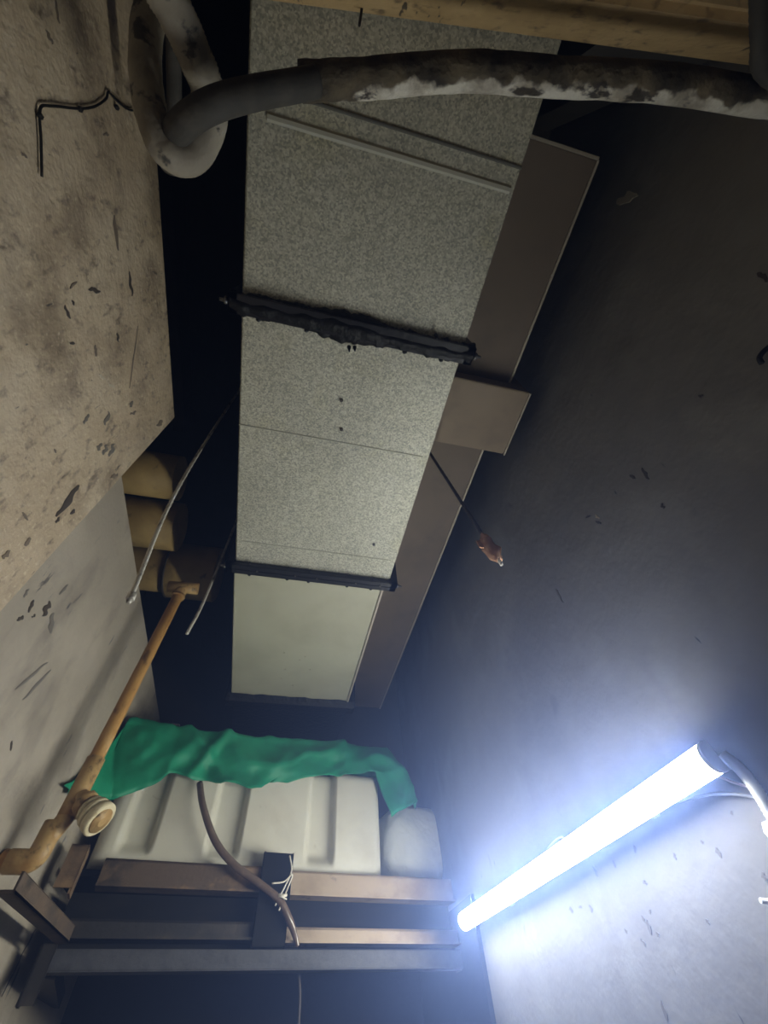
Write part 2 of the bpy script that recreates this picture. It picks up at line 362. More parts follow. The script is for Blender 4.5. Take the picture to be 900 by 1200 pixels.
for i in range(n):
    for j in range(4): bm.faces.new((rows[i][j], rows[i][(j + 1) % 4], rows[i + 1][(j + 1) % 4], rows[i + 1][j]))
bm.faces.new(rows[0]); bm.faces.new(rows[-1][::-1]); obj('sealant_bead', bm, 'seal', t)

# brown duct above, with a wider tan box on its side
t = thing('brown_duct', 'long dark brown sheet duct lying above the silver duct', 'duct', (.3, 1.1, 1.5))
bm = B(); box(bm, -.20, .645, -.275, YF - .002, 1.50, 1.80, .003); bd_ = obj('sheet_body', bm, 'brown_duct', t)
bm = B(); box(bm, .641, .649, -.275, YF - .002, 1.494, 1.506, .001); obj('folded_edge', bm, 'edge', bd_)
bm = B(); box(bm, -.20, .645, -.282, -.274, 1.494, 1.506, .001); obj('end_edge', bm, 'edge', bd_)
bm = B(); box(bm, .380, .700, .372, .620, 1.42, 1.498, .003); box(bm, .648, .700, .372, .620, 1.49, 1.78, .003); bb_ = obj('branch_box', bm, 'brown_box', t)
bb_['label'] = 'tan box hanging lower on the side of the brown duct'
bm = B(); box(bm, .697, .703, .372, .622, 1.414, 1.426, .001); obj('folded_edge', bm, 'edge', bb_)

# dark channel along the top of the left wall
bm = B(); box(bm, -.70, -.645, -1.8, 1.02, 1.90, 1.905, .001); box(bm, -.70, -.695, -1.8, 1.02, 1.90, 2.02, .001); box(bm, -.65, -.645, -1.8, 1.02, 1.90, 2.02, .001)
tag(obj('steel_channel', bm, 'dark_steel'), 'dark steel channel running along above the beige wall', 'steel channel')

# ------------------------------------------------------------------ yellowed pipes over the recessed wall
def ypipe(label, y, z, r, x1, collar=False):
    t = thing('service_pipe', label, 'pipe', (-.85, y, z - r), 'yellowed pipes over the recessed wall')
    bm = B(); tube(bm, [(-1.11, y, z), (-.9, y, z), (-.75, y, z), (x1, y, z)], r, 28); obj('pipe_run', bm, 'yellow_pipe', t)
    if collar:
        bm = B(); tube(bm, [(-.645, y, z), (-.64, y, z), (-.425, y, z), (-.42, y, z)], [r * 1.14, r * 1.18, r * 1.18, r * 1.14], 28); obj('collar_sleeve', bm, 'yellow_pipe', t)
        bm = B(); tube(bm, [(-.650, y, z), (-.640, y, z)], r * 1.20, 28); obj('collar_ring', bm, 'dark_rod', t)
    return t
ypipe('yellowed pipe stub farthest from the pipe with the collar', 1.085, 1.60, .098, -.575)
ypipe('yellowed pipe stub in the middle, next to the pipe with the collar', 1.36, 1.60, .115, -.590)
ypipe('yellowed pipe with a wide collar touching the top of the stained vertical pipe', 1.655, 1.61, .118, -.44, True)

# ------------------------------------------------------------------ stained vertical pipe with its fittings
t = thing('drain_pipe', 'rust-stained plastic pipe standing upright beside the green tarp', 'pipe', (-.6, 1.7, .5))
pt = aty(213, 690, 1.46); pb = aty(88, 938, 1.46); pe = aty(40, 1012, 1.46)
bm = B(); tube(bm, spline([pt, pb], 24), .0205, 18, rf=lambda i, tt, a: 1 + .02 * noise.noise((tt * 20, a, 0))); obj('upright', bm, 'pvc', t)
dn = (pb - pt).normalized()
bm = B(); tube(bm, [pt - dn * .02, pt + dn * .045], .0245, 18); tube(bm, [pt + Vector((-.055, -.005, 0)), pt + Vector((.065, .0, .01))], .0245, 18); obj('top_tee', bm, 'pvc_fit', t)
bm = B(); tube(bm, [pt + dn * .040, pt + dn * .050], .0275, 18); obj('tee_ring', bm, 'pvc_fit', t)
bm = B(); tube(bm, [pb - dn * .11, pb - dn * .108, pb + dn * .038, pb + dn * .04], [.0215, .0250, .0250, .0215], 18); obj('tee_body', bm, 'pvc_fit', t)
bd = Vector((.85, -.22, -.60)).normalized(); q0 = pb - dn * .012
def lathe(name, prof, mt, parent, seg=24, rf=None):
    bm = B(); tube(bm, [q0 + bd * a_ for a_, r_ in prof], [r_ for a_, r_ in prof], seg, rf=rf); return obj(name, bm, mt, parent)
lathe('tee_branch', [(0, .0225), (.045, .0225)], 'pvc_fit', t)
un = lathe('union_nut', [(.030, .026), (.033, .031), (.050, .031), (.053, .027)], 'pvc_fit', t, 24, rf=lambda i, tt, a: 1 + .05 * (math.sin(a * 8) > 0))
lathe('end_cap', [(.050, .026), (.060, .026), (.061, .033), (.070, .034), (.071, .030), (.076, .030), (.077, .038), (.090, .039), (.091, .036), (.095, .036), (.096, .0405), (.112, .041), (.116, .037)], 'cream', t)
lathe('cap_disc', [(.114, .030), (.119, .029), (.1195, .012), (.123, .011)], 'pvc_fit', t)
ex = Vector((XL2 + .004, pe.y, pe.z + .008))
bm = B(); tube(bm, spline([pb + dn * .035, pe - dn * .04], 6), .0220, 18); obj('lower_upright', bm, 'pvc_fit', t)
arc = [pe - dn * .085, pe - dn * .03]
for i in range(1, 9):
    f = i / 8; A_ = pe - dn * .03; B_ = pe; C_ = pe + Vector((-.03, 0, .004))
    arc.append(A_ * (1 - f) ** 2 + B_ * 2 * f * (1 - f) + C_ * f * f)
arc.append(pe + Vector((-.06, 0, .004)))
bm = B(); tube(bm, arc, .0255, 18); obj('elbow', bm, 'pvc_fit', t)
bm = B(); tube(bm, spline([pe + Vector((-.05, 0, .004)), ex], 6), .0215, 18); obj('wall_stub', bm, 'pvc', t)

# ------------------------------------------------------------------ hanging rods
def rod(label, p0, p1, r, material='rod', name='threaded_rod', bend=None, group=None):
    t = thing(name, label, 'rod', (p0.x, p0.y, min(p0.z, p1.z)))
    pts = spline([p0] + ([bend] if bend else []) + [p1], 60)
    bm = B(); tube(bm, pts, r, 8, rf=lambda i, tt, a: 1.12 if i % 2 else .9)
    obj('rod_shaft', bm, material, t); return t
p0 = aty(150, 707, .77); pm = aty(196, 610, .77); p1 = aty(236, 512, .77); p2 = p1 + (p1 - pm) * 1.25
t = rod('long zinc threaded rod hanging in front of the yellowed pipe stubs', p0, Vector((p1.x + .02, p1.y, 2.4)), .0052, bend=p1 * .5 + pm * .5)
bm = B(); tube(bm, [p0 + (pm - p0).normalized() * .01, p0 + (pm - p0).normalized() * .028], .009, 6); obj('nut', bm, 'rod', t)
q0 = aty(219, 743, 1.38); q1 = aty(248, 683, 1.38)
rod('short zinc rod end hanging between the stained pipe and the silver duct', q0, Vector((q1.x + .005, 1.38, 2.4)), .0058, bend=q1)
r0 = aty(588, 662, .69); r1 = aty(500, 525, .69); rd = (r1 - r0).normalized()
rt = r0 + rd * ((1.498 - r0.z) / rd.z)
t = rod('dark leaning rod below the brown duct with a rag wound on its end', r0 + rd * .03, rt, .0055, 'dark_rod')
bm = B(); tube(bm, [r0, r0 + rd * .05], .0048, 8); obj('rod_tip', bm, 'rod', t)
bm = B()
pts = [r0 + rd * (.018 + .135 * k / 20) for k in range(21)]
tube(bm, pts, [.004 + .0155 * math.sin(math.pi * min(1, .1 + k / 20)) for k in range(21)], 14, rf=lambda i, tt, a: 1 + .75 * noise.noise((math.cos(a) * 1.6, math.sin(a) * 1.6 + 3, tt * 6)))
obj('rag', bm, 'rag', t)
bm = B(); 
vs = [r0 + rd * .105 + Vector(o_) for o_ in ((-.008, 0, 0), (-.030, .004, -.002), (-.026, .004, -.030), (-.006, 0, -.035), (.004, .004, -.01))]
a_ = [bm.verts.new(v) for v in vs]; b_ = [bm.verts.new(v + Vector((0, .005, 0))) for v in vs]
bm.faces.new(a_); bm.faces.new(b_[::-1])
for i in range(5): bm.faces.new((a_[i], a_[(i + 1) % 5], b_[(i + 1) % 5], b_[i]))
obj('rag_flap', bm, 'rag', t)

# ------------------------------------------------------------------ pipes and hoses across the top
pp = [atz(352, 96, 1.0), atz(440, 92, 1.0), atz(540, 84, 1.0), atz(640, 90, 1.0), atz(780, 98, 1.0), atz(900, 116, 1.0)]
pp.append(Vector((XR - .005, pp[-1].y - .02, 1.0)))
t = thing('lagged_pipe', 'flaking white lagged pipe crossing under the silver duct into the stained wall', 'pipe', (.3, -.25, .97))
lp = spline(pp, 14)
bm = B(); tube(bm, lp, .0265, 24, rf=lambda i, tt, a: 1 + .05 * noise.noise((tt * 30, a * 1.5, 0)))
ly = bm.verts.layers.float.new('lit_paint'); pdir = Vector((.0, .995, -.10))
for i_, v in enumerate(bm.verts):
    ring = i_ // 24; q = (v.co - lp[ring]).normalized().dot(pdir)
    v[ly] = q - max(0, .9 - ring / len(lp) * 5)          # lamplight coloured in with the flaked white on its side, none near the sleeve
obj('lagging', bm, 'lagging', t)
hp = [atz(370, 96, .985), atz(345, 101, .965), atz(300, 109, .925), atz(258, 120, .885), atz(228, 135, .885), atz(208, 154, .91), atz(201, 172, .97), atz(200, 190, 1.03)]
bm = B(); tube(bm, spline(hp, 10), .0215, 18); obj('rubber_sleeve', bm, 'dark_hose', t)
# coiled corrugated hose hanging by the wall
cp = [atz(172, -45, .89), atz(203, 10, .91), atz(226, 60, .935), atz(243, 105, .955), atz(246, 145, .95), atz(225, 183, .93), atz(197, 179, .915), atz(179, 140, .93), atz(171, 90, .98), atz(172, 40, 1.03), atz(182, -10, 1.07), atz(192, -45, 1.10)]
bm = B(); tube(bm, spline(cp, 16), .0240, 18, rf=lambda i, tt, a: (1.0 + .12 * (1 - tt)) * (1 + (.035 if i % 2 else -.03) * (1 if tt < .3 else .2)) * (1 + .06 * noise.noise((tt * 25, a, 3))))
o = obj('coiled_hose', bm, 'hose'); tag(o, 'grey corrugated hose bent into a hanging loop beside the beige wall', 'hose')
bm = B(); tube(bm, spline([atz(202, -30, 1.16), atz(203, 40, 1.16), atz(204, 120, 1.16), atz(200, 190, 1.17)], 8), .014, 12)
tag(obj('dark_conduit', bm, 'dark_hose'), 'dark conduit hanging inside the hose loop', 'conduit')
bm = B(); tube(bm, spline([atz(893, -60, .93), atz(892, 0, .93), atz(893, 45, .93), atz(899, 84, .94), Vector((XR - .016, -.33, .955)), Vector((XR - .002, -.325, .957))], 10), .0145, 14, rf=lambda i, tt, a: 1 + (.05 if i % 2 else 0))
tag(obj('cable_conduit', bm, 'dark_hose'), 'dark ribbed conduit hanging below the yellowed lintel by the stained wall', 'conduit')
# wire on the beige wall
wx = XL + .006
wp = [atx(49, 207, wx), atx(48, 165, wx), atx(47, 128, wx), atx(60, 124, wx), atx(90, 127, wx), atx(110, 125, wx), atx(124, 116, wx), atx(127, 108, wx), atx(136, 117, wx), atx(148, 127, wx), atx(158, 129, wx), atx(185, 126, wx + .02)]
bm = B(); tube(bm, spline(wp, 6), .0022, 7)
t = obj('wire', bm, 'wire'); tag(t, 'thin bent black wire sticking out on the beige wall', 'wire')
for (u, v) in ((94, 128), (137, 126), (47, 136)):
    c = atx(u, v, wx); bm = B(); bmesh.ops.create_icosphere(bm, subdivisions=1, radius=.0055, matrix=Matrix.Translation(c)); obj('knot', bm, 'wire', t)
# loose flake hanging over the lintel edge
bm = B(); tube(bm, spline([atz(425, -5, 1.17), atz(424, 10, 1.16), atz(421, 30, 1.14)], 6), .0025, 6)
tag(obj('wire_end', bm, 'wire'), 'short black wire end dangling beside the lintel on the duct', 'wire')

# ------------------------------------------------------------------ rack carrying the tank (a few degrees askew)
TH = math.radians(10)
U = Vector((math.cos(TH), math.sin(TH), 0)); Vd = Vector((-math.sin(TH), math.cos(TH), 0)); K = Vector((0, 0, 1))
O = Vector((-.60, 1.82, 0))
def onrack(u, v, d=0):
    """pixel -> (s along the rack, z) on the rack's front plane moved back by d"""
    r = ray(u, v); o = O + Vd * d
    k = o.dot(Vd) / r.dot(Vd); p = r * k
    return (p - O).dot(U), p.z
def R3(s, d, z): return O + U * s + Vd * d + K * z
SR = (XR - .012 - O.x) / U.x     # rack length to the right wall
SL = (XL2 + .01 - O.x) / U.x
zt0 = onrack(342, 1020)[1]; zt1 = onrack(342, 1050)[1]
zs0 = onrack(325, 1086)[1]; zs1 = onrack(325, 1106)[1]
zb0 = onrack(260, 1113)[1]; zb1 = onrack(260, 1138)[1]
sp0 = onrack(302, 1050)[0]; sp1 = onrack(338, 1050)[0]
l0 = onrack(50, 1112); l1 = onrack(22, 1180)
t = thing('tank_rack', 'rusty steel rack spanning the shaft under the milky tank', 'rack', (O.x + .6, O.y + .2, zb1))
def rail(name, s0, s1, zhi, zlo, material, depth=.05, lip=True):
    bm = B()
    obox(bm, O, U, K, Vd, s0, s1, zlo, zhi, 0, .006)          # upright leg of the angle
    if lip: obox(bm, O, U, K, Vd, s0, s1, zlo, zlo + .006, -.014, depth)      # foot with a small front lip
    obox(bm, O, U, K, Vd, s0, s1, zhi - .006, zhi, .0, depth)
    return obj(name, bm, material, t)
rail('top_rail', sp1 - .01, SR, zt0, zt1, 'tan_steel')
rail('top_rail', l0[0] + .07, sp0 + .01, zt0 + .006, zt1 + .004, 'rust_mid')
rail('middle_rail', sp1 - .01, SR, zs0, zs1, 'tan_steel')
rail('middle_rail', l0[0] + .04, sp0 + .01, zs0 + .01, zs1 + .006, 'dark_steel')
bm = B(); obox(bm, O, U, K, Vd, l0[0], SR, zb1, zb0, -.008, .05, .003); obj('bottom_beam', bm, 'slate_steel', t)
bm = B(); obox(bm, O, U, K, Vd, sp0, sp1, zb0 + .004, onrack(320, 1001)[1], -.020, -.003, .002); obj('front_post', bm, 'black_board', t)
bm = B(); obox(bm, O, U, K, Vd, l0[0] + .01, SR, zb0, zt1, .052, .062); obj('gap_shade_board', bm, 'black_board', t)  # black panel added to keep the shaded gap between the rails dark
bm = B(); obox(bm, O, U, K, Vd, SL + .02, SR, zt0 - .03, zt0 - .012, .05, .60); obj('deck_board', bm, 'black_board', t)
# side rail along the left wall, corner bracket, leg stub
cL = R3(SL + .075, 0, 0)
sr0 = aty(78, 1104, 1.80); sr1 = atx(16, 1047, sr0.x)
bm = B()
ud = (sr0 - sr1).normalized(); us = Vector((1, 0, 0)); us = (us - ud * us.dot(ud)).normalized(); un_ = us.cross(ud)
Ls = (sr0 - sr1).length
obox(bm, sr1, ud, us, un_, 0, Ls + .02, -.032, .0, 0, .006, .001); obox(bm, sr1, ud, us, un_, 0, Ls + .02, -.005, .0, 0, .036, .001)
obj('side_rail', bm, 'rust_dark', t)
bm = B(); obox(bm, O, U, K, Vd, l0[0] - .005, l0[0] + .035, l1[1], l0[1] + .01, -.016, -.009, .001); obox(bm, O, U, K, Vd, l0[0] - .005, l0[0] + .001, l1[1], l0[1] + .01, -.016, .03, .001); obj('leg_stub', bm, 'dark_steel', t)
bm = B(); obox(bm, O, U, K, Vd, l0[0] - .005, l0[0] + .055, zb1 - .006, zb1 + .03, .05, .62, .002); obj('lower_side_rail', bm, 'dark_steel', t)
c0 = onrack(62, 1040, -.06); c1 = onrack(98, 990, -.06)
bm = B()
obox(bm, O, U, K, Vd, c0[0], c0[0] + .050, c0[1], c1[1], -.065, -.058, .001)
obox(bm, O, U, K, Vd, c0[0], c0[0] + .050, c1[1] - .007, c1[1], -.065, .0, .001)
obox(bm, O, U, K, Vd, c0[0] + .043, c0[0] + .050, c0[1] - .012, c1[1], -.060, .0, .001)
obj('corner_bracket', bm, 'rust', t)
# black board added to end the lamp's bright patch sharply on the wall
bm = B(); yb = R3(SR, 0, 0).y
box(bm, XR - .016, XR - .001, 1.875, YF - .01, -1.6, .40, .002)
tag(obj('shade_board', bm, 'black_board'), 'black board added on the stained wall where the lit patch ends below the rack', 'board')

# ------------------------------------------------------------------ milky tank with moulded ribs
TD = .05                       # set back from the rack front
zT0 = zt0 - .010; zT1 = .862
ts0 = onrack(112, 985, TD)[0]; ts1 = onrack(449, 985, TD)[0]
grooves = [(onrack(a, 960, TD)[0], onrack(b, 960, TD)[0]) for a, b in ((147, 188), (247, 287), (360, 393))]
def tank_front(s, z):
    d = 0
    zz = (z - zT0) / (zT1 - zT0)
    fade = max(0, min(1, (z - zT0 - .035) / .05))
    fade = fade * fade * (3 - 2 * fade)
    for a, b in grooves:
        e = .020
        g = max(0, min(1, (s - a) / e)) * max(0, min(1, (b - s) / (e * .55)))
        d = max(d, g)
    dd = .040 * d * fade
    c = .045                                            # rounded edges
    for q in (s - ts0, ts1 - s, z - zT0, zT1 - z):
        if q < c: dd += c - math.sqrt(max(0, c * c - (c - q) ** 2))
    return TD + dd
bm = B(); NS, NZ = 150, 36; fr = []; bk = []
for i in range(NS + 1):
    cf, cb = [], []
    s = ts0 + (ts1 - ts0) * i / NS
    for j in range(NZ + 1):
        kz = j / NZ; z = zT0 + (zT1 - zT0) * (.5 - .5 * math.cos(math.pi * kz) if False else kz)
        cf.append(bm.verts.new(R3(s, tank_front(s, z), z))); 
        if i in (0, NS) or j in (0, NZ): cb.append(bm.verts.new(R3(s, TD + .45, z)))
        else: cb.append(None)
    fr.append(cf); bk.append(cb)
for i in range(NS):
    for j in range(NZ):
        bm.faces.new((fr[i][j], fr[i + 1][j], fr[i + 1][j + 1], fr[i][j + 1])).smooth = True
    for j in (0, NZ): bm.faces.new((fr[i][j], bk[i][j], bk[i + 1][j], fr[i + 1][j]))
for j in range(NZ):
    for i in (0, NS): bm.faces.new((fr[i][j], fr[i][j + 1], bk[i][j + 1], bk[i][j]))
edge_loop = [bk[i][0] for i in range(NS + 1)] + [bk[NS][j] for j in range(1, NZ + 1)] + [bk[i][NZ] for i in range(NS - 1, -1, -1)] + [bk[0][j] for j in range(NZ - 1, 0, -1)]
bm.faces.new(edge_loop)
t = thing('storage_tank', 'milky white plastic tank with moulded vertical grooves on the rusty rack', 'tank', R3((ts0 + ts1) / 2, .27, zT0))
obj('tank_shell', bm, 'tank', t)

# ------------------------------------------------------------------ white sack
bs0 = onrack(458, 1000, .06)[0]; bs1 = onrack(549, 1000, .06)[0]; bz0 = zt0 + .002; bz1 = onrack(505, 933, .06)[1]
bm = B(); cx = (bs0 + bs1) / 2; hw = (bs1 - bs0) / 2 * .96
bmesh.ops.create_uvsphere(bm, u_segments=48, v_segments=32, radius=1)
for v in bm.verts:
    c = v.co.copy()
    def se(x, e): return math.copysign(abs(x) ** e, x)
    x = se(c.x, .6); y = se(c.y, .6); z = se(c.z, .62)
    k = 1 + .05 * noise.noise(c * 2.2) + .035 * noise.noise(c * 5 + Vector((3, 1, 0)))
    zz = (z + 1) / 2
    wd = (1.0 - .22 * max(0, zz - .35) ** 1.5)
    v.co = R3(cx + hw * x * wd * k, .24 + .14 * y * wd * k, bz0 + (bz1 - bz0) * zz * (1 if z < 0 else (1 + .02 * noise.noise(c * 4))))
for f in bm.faces: f.smooth = True
tag(obj('plastic_sack', bm, 'sack'), 'bulging milky plastic sack standing beside the tank at the stained wall', 'sack')

# ------------------------------------------------------------------ green tarp over the tank
topl = [(66, 918), (100, 878), (135, 846), (160, 840), (215, 852), (270, 858), (330, 863), (400, 869), (455, 874), (476, 905), (491, 938)]
botl = [(72, 926), (100, 936), (130, 942), (165, 931), (196, 913), (240, 921), (303, 930), (312, 921), (383, 913), (436, 909), (454, 962)]
NU, NV = 120, 26; rows = []
def polyl(L, k):
    x = k * (len(L) - 1); i = min(int(x), len(L) - 2); f = x - i
    return (L[i][0] + (L[i + 1][0] - L[i][0]) * f, L[i][1] + (L[i + 1][1] - L[i][1]) * f)
bm = B()
for i in range(NU + 1):
    k = i / NU; row = []
    tp = polyl(topl, k); bt = polyl(botl, k)
    fw = -.26 * max(0, 1 - k / .2); s1, z1 = onrack(*tp, TD - .01 + fw); s0, z0 = onrack(*bt, TD - .01 + fw)
    for j in range(NV + 1):
        q = j / NV
        if q <= .6:
            h = q / .6; s = s0 + (s1 - s0) * h; z = z0 + (z1 - z0) * h
            d = TD - .022 + .030 * h * h
        else:
            h = (q - .6) / .4; s = s1 + (.0 if s1 < 1.0 else -.0) * h; z = z1 - .02 * h * h; d = TD + .008 + .36 * h * (1 - max(0, min(1, (k - .78) / .12)) * .9) * min(1, .08 + k / .22)
        rg = lambda a_, b_, c_: 1 - abs(noise.noise((a_, b_, c_))) * 2
        wr = .030 * rg(s * 5 + z * 3, z * 6 - s * 2, 1.5) + .008 * rg(s * 12 - z * 9, z * 8 + s * 5, 4) + .002 * noise.noise((s * 40, z * 40, 8))
        wr += .030 * math.exp(-((s - .30 - (z - .75) * .5) / .022) ** 2) + .022 * math.exp(-((s - .42 + (z - .75) * .9) / .02) ** 2) + .02 * math.exp(-((s - .93) / .016) ** 2)
        fold = 0
        d += fw; s = max(s, SL + .006 + d * .18)
        d += -abs(wr) - max(0, fold) - .004
        row.append(bm.verts.new(R3(s, d, z + .010 * noise.noise((s * 18, q * 3, 6)))))
    rows.append(row)
for i in range(NU):
    for j in range(NV): bm.faces.new((rows[i][j], rows[i + 1][j], rows[i + 1][j + 1], rows[i][j + 1])).smooth = True
o = obj('tarp', bm, 'green'); tag(o, 'crumpled green plastic tarp draped over the top of the milky tank', 'tarp')
md = o.modifiers.new('thickness', 'SOLIDIFY'); md.thickness = .0012

a, b = onrack(202, 846, .02)
bm = B(); bmesh.ops.create_icosphere(bm, subdivisions=3, radius=1)
for v in bm.verts:
    c = v.co.copy(); kk = 1 + .35 * noise.noise(c * 2.1)
    v.co = R3(a + .05 * c.x * kk, .17 + .05 * c.y * kk, b + .035 + .022 * c.z * kk)
tag(obj('crumpled_rag', bm, 'grey_lump'), 'small grey crumpled rag lying on top of the green tarp', 'rag')

# ------------------------------------------------------------------ brown hose down from the tank, with its wire tie
hs = [(234, 918, .02), (238, 945, -.02), (252, 985, -.035), (275, 1014, -.04), (305, 1036, -.042), (328, 1056, -.045), (340, 1080, -.04), (346, 1098, -.026), (349, 1109, -.024)]
pts = []
for u, v, d in hs:
    s, z = onrack(u, v, d); pts.append(R3(s, d, z))
sp = spline(pts, 10); n = len(sp)
bm = B(); tube(bm, sp, [.0118 if i < 60 else max(.006, .0118 - (i - 60) * .0003) for i in range(n)], 14)
t = obj('hose', bm, 'brown_tube'); tag(t, 'brown flexible hose curving down from under the tarp past the rack', 'hose')
cs = [onrack(351, 1142, .06), onrack(352, 1170, .06), onrack(350, 1215, .06), onrack(349, 1300, .06)]
bm = B(); tube(bm, spline([R3(s_, .066, z_) for s_, z_ in cs], 8), .0045, 8)
tag(obj('hanging_cord', bm, 'dark_rod'), 'thin dark cord hanging below the slate grey bottom beam of the rack', 'cord')
bm = B()
c = R3(*(lambda s, z: (s, -.045, z))(*onrack(330, 1052, -.045)))
for q in range(3):
    a0 = random.uniform(0, 6)
    tube(bm, [c + (U * math.cos(a0 + i / 16 * 6.283) + Vd * math.sin(a0 + i / 16 * 6.283)) * .0165 + K * (.005 * math.sin(i * .39 + q) + .004 * q) for i in range(17)], .0022, 6)
tag(obj('wire_tie', bm, 'string'), 'pale twisted wire tie holding the brown hose to the black post', 'tie')
bm = B(); e = [R3(onrack(u, v, -.04)[0], -.045, onrack(u, v, -.04)[1]) for u, v in ((322, 1062), (330, 1046), (341, 1022), (339, 1003))]
tube(bm, spline(e, 6), .0028, 6)
e = [R3(onrack(u, v, -.04)[0], -.048, onrack(u, v, -.04)[1]) for u, v in ((318, 1036), (332, 1034), (342, 1026), (333, 1050), (326, 1068))]
tube(bm, spline(e, 6), .0026, 6)
tag(obj('loose_string', bm, 'string'), 'loose ends of pale string hanging on the black post by the hose', 'string')

# ------------------------------------------------------------------ batten lamp on the stained wall
A0 = Vector((.722, .595, .298)); A1 = Vector((.722, 1.860, .326))
ax = (A1 - A0).normalized(); tl = math.radians(11)
nn = Vector((-math.cos(tl), 0, -math.sin(tl))); nn = (nn - ax * nn.dot(ax)).normalized(); ss = ax.cross(nn).normalized()
t = thing('batten_lamp', 'glowing white strip lamp fixed along the stained wall', 'lamp', (.742, 1.235, .29))
LN = (A1 - A0).length
def sect(bm, prof, a0, a1):
    p = [A0 + ss * x + nn * y for x, y in prof]
    va = [bm.verts.new(q + ax * a0) for q in p]; vb = [bm.verts.new(q + ax * a1) for q in p]; n = len(p)
    bm.faces.new(va); bm.faces.new(vb[::-1])
    for i in range(n): bm.faces.new((va[i], va[(i + 1) % n], vb[(i + 1) % n], vb[i]))
bm = B(); sect(bm, [(-.0238, -.004), (.0238, -.004), (.0242, .003), (-.0242, .003)], 0, LN); obj('housing', bm, 'white_plastic', t)
bm = B(); sect(bm, [(.0235 * math.cos(math.pi * i / 16), .003 + .021 * math.sin(math.pi * i / 16)) for i in range(17)], .006, LN - .006); obj('diffuser', bm, 'led', t)
for a in (0, LN - .006):
    bm = B(); sect(bm, [(-.0245, .003), (-.0245, -.005), (.0245, -.005)] + [(.0245 * math.cos(math.pi * i / 16), .003 + .022 * math.sin(math.pi * i / 16)) for i in range(16)], a - .001, a + .007); obj('end_cap', bm, 'white_plastic', t)
for a in (.25, LN - .28):
    bm = B(); c = A0 + ax * a
    box(bm, c.x + .0045, XR - .001, c.y - .012, c.y + .012, c.z - .010, c.z + .010, .002); obj('mounting_clip', bm, 'white_plastic', t)
cx = XR - .006
bm = B(); tube(bm, spline([A0 + ax * .22 + Vector((.012, 0, -.02)), atx(780, 940, cx - .02), atx(800, 938, cx - .012), atx(840, 930, cx - .006), atx(884, 934, cx - .003), atx(899, 942, cx - .002)], 8), .0027, 7)
tag(obj('lamp_cable', bm, 'grey_cable'), 'thin grey cable leaving the strip lamp along the stained wall', 'cable')
bm = B(); tube(bm, spline([A0 + ax * .10 + Vector((.015, 0, -.012)), atx(835, 910, cx - .012), atx(860, 917, cx - .006), atx(882, 924, cx), atx(892, 930, cx)], 8), .0022, 7)
tag(obj('lamp_wire', bm, 'pink_cable'), 'thin pinkish wire curving from the end of the strip lamp', 'cable')
bm = B(); tube(bm, spline([atx(640, 1010, cx - .02), atx(641, 997, cx - .012), atx(652, 984, cx - .006), atx(660, 982, cx - .006), atx(657, 995, cx - .02)], 8), .0024, 7)
tube(bm, spline([atx(659, 996, cx - .015), atx(668, 981, cx - .006), atx(690, 972, cx - .01), atx(712, 962, cx - .02)], 8), .0022, 7)
tag(obj('wire_loop', bm, 'white_plastic'), 'small white wire loop sticking up behind the strip lamp', 'wire')
bm = B(); tube(bm, spline([atx(846, 884, cx - .012), atx(866, 900, cx - .004), atx(886, 925, cx - .004), atx(912, 968, cx - .004), atx(935, 1010, cx - .004), Vector((cx - .004, .47, -.25)), Vector((cx - .004, .46, -.9)), Vector((cx - .004, .46, -1.595))], 16),  .0095, 14, rf=lambda i, tt, a: 1 + (.09 if i % 2 else -.05))
tag(obj('flexible_conduit', bm, 'white_plastic'), 'pale ribbed flexible conduit at the end of the strip lamp', 'conduit')
# small fixings on the stained wall
bm = B(); c = atx(916, 1058, XR); tube(bm, [c, c + Vector((-.03, .006, .004))], .0035, 10)
tag(obj('wall_plug', bm, 'white_plastic'), 'white plug sticking out of the stained wall below the strip lamp', 'plug')
bm = B(); tube(bm, spline([atx(912, 400, XR), atx(898, 409, XR - .012), atx(890, 419, XR - .018), atx(893, 426, XR - .016)], 8), .0045, 8)
tag(obj('wall_hook', bm, 'wire'), 'small black hook on the dark upper part of the stained wall', 'hook')

